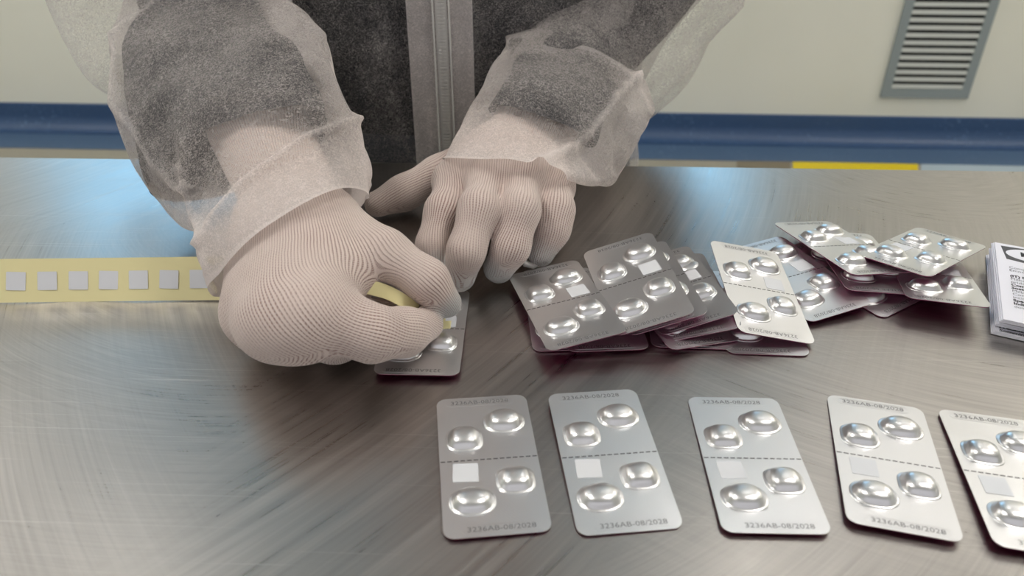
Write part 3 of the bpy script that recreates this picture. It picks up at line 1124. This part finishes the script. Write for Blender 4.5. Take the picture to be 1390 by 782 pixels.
def join_cloth(name, parts):
    Vs, Fs, Ps, off = [], [], [], 0
    for V, F, P in parts:
        Vs.append(V); Fs.append(F + off); Ps.append(P); off += len(V)
    me = np_mesh(name, np.concatenate(Vs), np.concatenate(Fs))
    set_attr(me, 'ply', np.concatenate(Ps))
    return me

# coat: right forearm sleeve (left in the photo)
r_rings = [
    ring_lrf((306, 408, .375), (495, 268, .392), (372, 300, .340), back=.35),
    ring_lrf((268, 362, .385), (494, 245, .402), (366, 262, .348), back=.5),
    ring_lrf((266, 322, .395), (487, 205, .412), (358, 225, .362), back=.7),
    ring_lrf((233, 298, .410), (478, 163, .425), (340, 170, .375), back=.9),
    ring_lrf((184, 236, .430), (458, 106, .445), (318, 112, .395)),
    ring_lrf((160, 165, .455), (438, 52, .470), (292, 60, .425)),
    ring_lrf((148, 70, .490), (395, 4, .505), (262, 18, .460)),
    ring_lrf((165, 5, .530), (362, -40, .535), (255, -35, .500)),
    ring_lrf((190, -40, .560), (350, -70, .560), (265, -70, .540)),
]
cr = [
    ([(480, 162), (413, 192), (370, 222), (328, 253), (290, 300), (280, 330)], .0035, 5, .25),
    ([(152, 50), (156, 140), (172, 165), (205, 222), (236, 255), (256, 259)], .0030, 5, .25),
    ([(248, 226), (262, 290), (283, 340), (300, 395)], .0035, 5, .25),
    ([(478, 160), (492, 240), (494, 268)], .002, 5, .2),
    ([(155, 45), (212, 0)], .003, 5, .2),
    ([(385, 0), (436, 50)], .003, 6, .1),
    ([(210, 150), (230, 215)], -.004, 12, 0),
]
sl_r = cloth('s', r_rings, 14, .0042, 13, 2.0, cr, hem=(3, .18), floor=TZ + .0012, back_ply=.45, cuff=(44, .55))
# right upper sleeve
u_rings = [
    ring_world((-.235, .545, .955), .050, .040, nrm=(0, -.6, .8)),
    ring_world((-.243, .575, .985), .082, .062, nrm=(0, -.4, .9)),
    ring_world((-.250, .605, 1.03), .090, .072, nrm=(0, -.25, 1)),
    ring_world((-.250, .64, 1.12), .085, .080),
    ring_world((-.215, .665, 1.22), .075, .080, nrm=(-.3, 0, 1)),
    ring_world((-.150, .675, 1.275), .060, .080, nrm=(-.9, 0, .6)),
]
up_r = cloth('s', u_rings, 10, .007, 12, 5.0, (), hem=(0, 0))
# left forearm sleeve (right in the photo)
l_rings = [
    ring_lrf((599, 216, .447), (775, 244, .440), (692, 224, .405), back=.6),
    ring_lrf((614, 190, .457), (806, 250, .452), (704, 208, .415), back=.7),
    ring_lrf((632, 158, .475), (836, 246, .475), (722, 178, .430)),
    ring_lrf((655, 118, .500), (862, 205, .500), (748, 140, .450)),
    ring_lrf((678, 72, .535), (884, 156, .530), (778, 98, .485)),
    ring_lrf((700, 43, .575), (878, 118, .570), (800, 72, .540)),
    ring_lrf((728, 40, .615), (868, 108, .605), (805, 66, .590)),
    ring_lrf((755, 50, .650), (850, 100, .640), (805, 70, .635)),
]
cl = [
    ([(728, 230), (786, 196), (817, 161), (838, 130), (859, 111)], .0045, 7, .35),
    ([(690, 53), (738, 42), (865, 112)], .004, 6, .12),
    ([(862, 112), (876, 135), (884, 152)], .003, 5, .25),
    ([(840, 170), (838, 230)], -.003, 6, 0),
    ([(600, 215), (640, 222), (692, 226), (735, 235)], .001, 4, .12),
    ([(790, 205), (815, 240)], -.003, 8, 0),
]
sl_l = cloth('s', l_rings, 14, .0036, 14, 8.0, cl, hem=(3, .18), floor=TZ + .0012, back_ply=.45, cuff=(34, .5))
ul_rings = [
    ring_world((.082, .600, .912), .028, .030, nrm=(0, -.5, .8)),
    ring_world((.092, .615, .945), .052, .046, nrm=(0, -.3, .9)),
    ring_world((.105, .635, .995), .074, .066),
    ring_world((.130, .655, 1.06), .084, .078),
    ring_world((.140, .67, 1.14), .082, .082),
    ring_world((.110, .675, 1.22), .075, .080, nrm=(.3, 0, 1)),
    ring_world((.045, .68, 1.275), .060, .080, nrm=(.9, 0, .6)),
]
up_l = cloth('s', ul_rings, 10, .005, 13, 11.0, [([(1000, 0), (925, 90), (872, 150)], .004, 7, .2), ([(968, 0), (910, 70), (868, 128)], .004, 6, .25)], hem=(0, 0))
# coat body
TC = (-.055, .672)
def arm_f(ch, rs):
    return lambda P: smin([seg_d(P, ch[i], ch[i + 1], rs[i], rs[i + 1]) for i in range(len(ch) - 1)], .008)
arms = []
x0, y0 = TC
for ch in (((x0 - .14, y0, 1.22), (-.240, .640, 1.11), (-.240, .605, 1.035), deep(270, 8, .535), deep(292, 72, .490)),
           ((x0 + .14, y0, 1.22), (.126, .668, 1.10), (.115, .665, 1.02), deep(792, 80, .605), deep(762, 112, .550))):
    pc = np.array(ch)
    V, F = surface_nets(arm_f(ch, (.050, .044, .036, .033, .031)), pc.min(0) - .07, pc.max(0) + .07, .004)
    arms.append((V, F, np.zeros(len(V))))
    if ch[0][0] > x0:
        V, F = surface_nets(arm_f(ch[1:], (.056, .050, .045, .040)), pc.min(0) - .08, pc.max(0) + .08, .004)
        elbow = (V, F, np.full(len(V), -.05))
def body_rings(dr, zs, seg=192):
    out = []
    for z, rx, ry in zs:
        out.append(ring_world((TC[0], TC[1], z), rx + dr, ry + dr, seg=seg, ex=2.5))
    return out
coat_z = [(.55, .185, .135), (.70, .178, .128), (.82, .172, .122), (.90, .168, .120), (1.0, .168, .120), (1.12, .165, .118), (1.22, .150, .105), (1.28, .105, .08), (1.315, .062, .062)]
ct = [
    ([(528, 0), (524, 60), (524, 112), (545, 165), (563, 215)], .006, 7, .12),
    ([(514, 60), (512, 140)], .004, 5, .12),
    ([(640, 0), (642, 110), (632, 190)], .003, 7, .1),
    ([(663, 20), (655, 150)], -.004, 8, 0),
    ([(545, 0), (545, 120)], -.005, 9, 0),
    ([(855, 150), (862, 215)], .002, 8, .15),
]
cb = cloth('s', body_rings(0, coat_z), 12, .005, 11, 20.0, ct, hem=(2, .3))
me = join_cloth('lab_coat', [sl_r, up_r, sl_l, up_l, cb, elbow])
coat = pl('lab_coat', me, M['fabric'])

# placket and zip on the coat front
def front_y(x, z, dr):
    zz = [q[0] for q in coat_z]
    rx = np.interp(z, zz, [q[1] for q in coat_z]) + dr
    ry = np.interp(z, zz, [q[2] for q in coat_z]) + dr
    s = min(abs(x - TC[0]) / rx, .999)
    return TC[1] - ry * (1 - s ** 2.5) ** (1 / 2.5)
def strip_on_coat(name, xf, dr, z0=.56, z1=1.25, nz=60, nx=8, wob=0.0):
    V, F = [], []
    for i in range(nz + 1):
        z = z0 + (z1 - z0) * i / nz
        xa, xb = xf(z)
        for k in range(nx + 1):
            x = xa + (xb - xa) * k / nx
            V.append((x, front_y(x, z, dr) + wob * math.sin(k * 1.9 + z * 20) * .001, z))
    w = nx + 1
    for i in range(nz):
        for k in range(nx):
            F.append((i * w + k, i * w + k + 1, (i + 1) * w + k + 1, (i + 1) * w + k))
    me = mesh_py(name, V, F)
    return me
me = strip_on_coat('placket', lambda z: (-.0725, -.0270), .0075, wob=1.2)
set_attr(me, 'ply', np.full(len(me.vertices), .60))
o = link('placket', me, M['fabric'], coat, smooth=True)
me = strip_on_coat('zipper_tape', lambda z: (-.0525, -.0445), .0095, nx=2)
o = link('zipper_tape', me, M['white'], coat, smooth=True)
bm = bmesh.new()
z = .565
while z < 1.24:
    for s in (-1, 1):
        x = -.0485 + s * .0014
        y = front_y(x, z, .0100)
        bm_box(bm, x - .0011, x + .0011, y - .0008, y + .0004, z - .0006, z + .0006)
    z += .0024
o = link('zipper_teeth', bm_mesh('zipper_teeth', bm), M['white'], coat)
# zip cover seams
for xs in (-.0540, -.0430):
    pts = [(xs, front_y(xs, z, .0100), z) for z in np.linspace(.565, 1.24, 50)]
    link('seam', tube('seam', pts, .0008, 6), M['white'], coat)

# ---- dark shirt under the coat
sr = [
    ring_lrf((206, 250, .440), (430, 200, .430), (348, 150, .396), back=.6),
    ring_lrf((178, 175, .452), (424, 140, .446), (318, 108, .412), back=.7),
    ring_lrf((165, 100, .475), (408, 75, .472), (290, 58, .447), back=.8),
    ring_lrf((172, 40, .505), (365, 30, .502), (268, 30, .475)),
    ring_lrf((190, 0, .535), (345, -20, .535), (262, -15, .512)),
    ring_world((-.240, .60, 1.03), .050, .045),
    ring_world((-.240, .645, 1.12), .055, .055),
    ring_world((-.205, .665, 1.22), .055, .060, nrm=(-.3, 0, 1)),
    ring_world((-.15, .675, 1.265), .045, .060, nrm=(-.9, 0, .6)),
]
sl = [
    ring_lrf((668, 152, .482), (806, 196, .476), (738, 160, .446), back=.6),
    ring_lrf((688, 108, .510), (822, 155, .505), (758, 116, .472)),
    ring_lrf((704, 74, .548), (838, 124, .545), (778, 86, .515)),
    ring_lrf((724, 64, .610), (846, 112, .605), (792, 84, .598)),
    ring_world((.100, .655, .985), .050, .036, nrm=(0, -.3, .9)),
    ring_world((.122, .660, 1.06), .062, .056),
    ring_world((.130, .67, 1.14), .060, .060),
    ring_world((.10, .675, 1.21), .055, .060, nrm=(.3, 0, 1)),
    ring_world((.045, .68, 1.26), .045, .060, nrm=(.9, 0, .6)),
]
sb = cloth('s', body_rings(-.012, coat_z[1:]), 8, .002, 12, 3.0)
me = join_cloth('shirt', [cloth('s', sr, 8, .003, 16, 1.0), cloth('s', sl, 8, .003, 16, 6.0), sb] + arms)
pl('shirt', me, M['shirt'])

# ---- the body itself (mostly hidden), one continuous mesh
def body_f(P):
    g = []
    def c(a, b, ra, rb): g.append(seg_d(P, a, b, ra, rb))
    x0, y0 = TC
    c((x0 - .05, y0, .88), (x0 - .05, y0, 1.18), .095, .085); c((x0 + .05, y0, .88), (x0 + .05, y0, 1.18), .095, .085)
    c((x0 - .11, y0, 1.22), (x0 + .11, y0, 1.22), .05, .05)
    c((x0, y0, 1.22), (x0, y0 - .015, 1.36), .055, .048)
    c((x0, y0 - .03, 1.40), (x0, y0 - .02, 1.46), .070, .085)
    c((x0, y0 - .10, 1.405), (x0, y0 - .095, 1.43), .012, .008)      # nose
    c((x0 - .078, y0 - .01, 1.40), (x0 - .078, y0 - .01, 1.43), .010, .010)
    c((x0 + .078, y0 - .01, 1.40), (x0 + .078, y0 - .01, 1.43), .010, .010)
    for s in (-1, 1):
        c((x0 + s * .075, y0, .84), (x0 + s * .085, y0 + .01, .46), .085, .055)
        c((x0 + s * .085, y0 + .01, .46), (x0 + s * .085, y0 + .02, .09), .052, .035)
        c((x0 + s * .085, y0 + .02, .055), (x0 + s * .09, y0 - .12, .040), .038, .028)
    for chain_ in (((x0 - .15, y0, 1.22), (-.240, .640, 1.11), (-.240, .605, 1.035), deep(270, 8, .535), deep(300, 80, .490), Wr), ((x0 + .15, y0, 1.22), (.126, .668, 1.10), (.115, .665, 1.02), deep(792, 80, .605), deep(755, 125, .535), Wl)):
        rs = (.040, .030, .020, .014, .012, .014)
        for i in range(5):
            c(chain_[i], chain_[i + 1], rs[i], rs[i + 1])
    return smin(g, .010)
V, F = surface_nets(body_f, (-.36, .28, -.02), (.24, .86, 1.60), .0095)
pl('body', np_mesh('body', V, F), M['skin'])
tr = []
for s in (-1, 1):
    x0, y0 = TC
    tr.append(cloth('s', [ring_world((x0 + s * .086, y0 + .02, z), r, r, seg=32) for z, r in ((.07, .075), (.3, .078), (.5, .085), (.7, .092))], 6, .003, 14, s))
tr.append(cloth('s', [ring_world((TC[0], TC[1], z), a, b2, seg=48) for z, a, b2 in ((.68, .180, .105), (.8, .168, .112), (.90, .158, .110))], 4, .002, 14, 4))
pl('trousers', join_cloth('trousers', tr), M['trouser'])
for s in (-1, 1):
    x0, y0 = TC
    def shoe_f(P):
        return np.maximum(smin([seg_d(P, (x0 + s * .085, y0 + .04, .05), (x0 + s * .09, y0 - .12, .038), .046, .040), seg_d(P, (x0 + s * .085, y0 + .02, .06), (x0 + s * .085, y0 + .02, .09), .044, .042)], .01), np.maximum(-P[..., 2] + .001, P[..., 2] - .12))
    V, F = surface_nets(shoe_f, (x0 + s * .088 - .06, y0 - .18, -.01), (x0 + s * .088 + .06, y0 + .11, .14), .006)
    pl('shoe', np_mesh('shoe', V, F), M['shoe'])
V, F = surface_nets(lambda P: np.maximum(smin([seg_d(P, (TC[0], TC[1] - .02, 1.45), (TC[0], TC[1] + .0, 1.48), .094, .094)], .01), 1.44 - P[..., 2] - (P[..., 1] - TC[1]) * .5), (-.18, .52, 1.30), (.08, .82, 1.62), .006)
pl('hair_cap', np_mesh('hair_cap', V, F), M['shoe'])
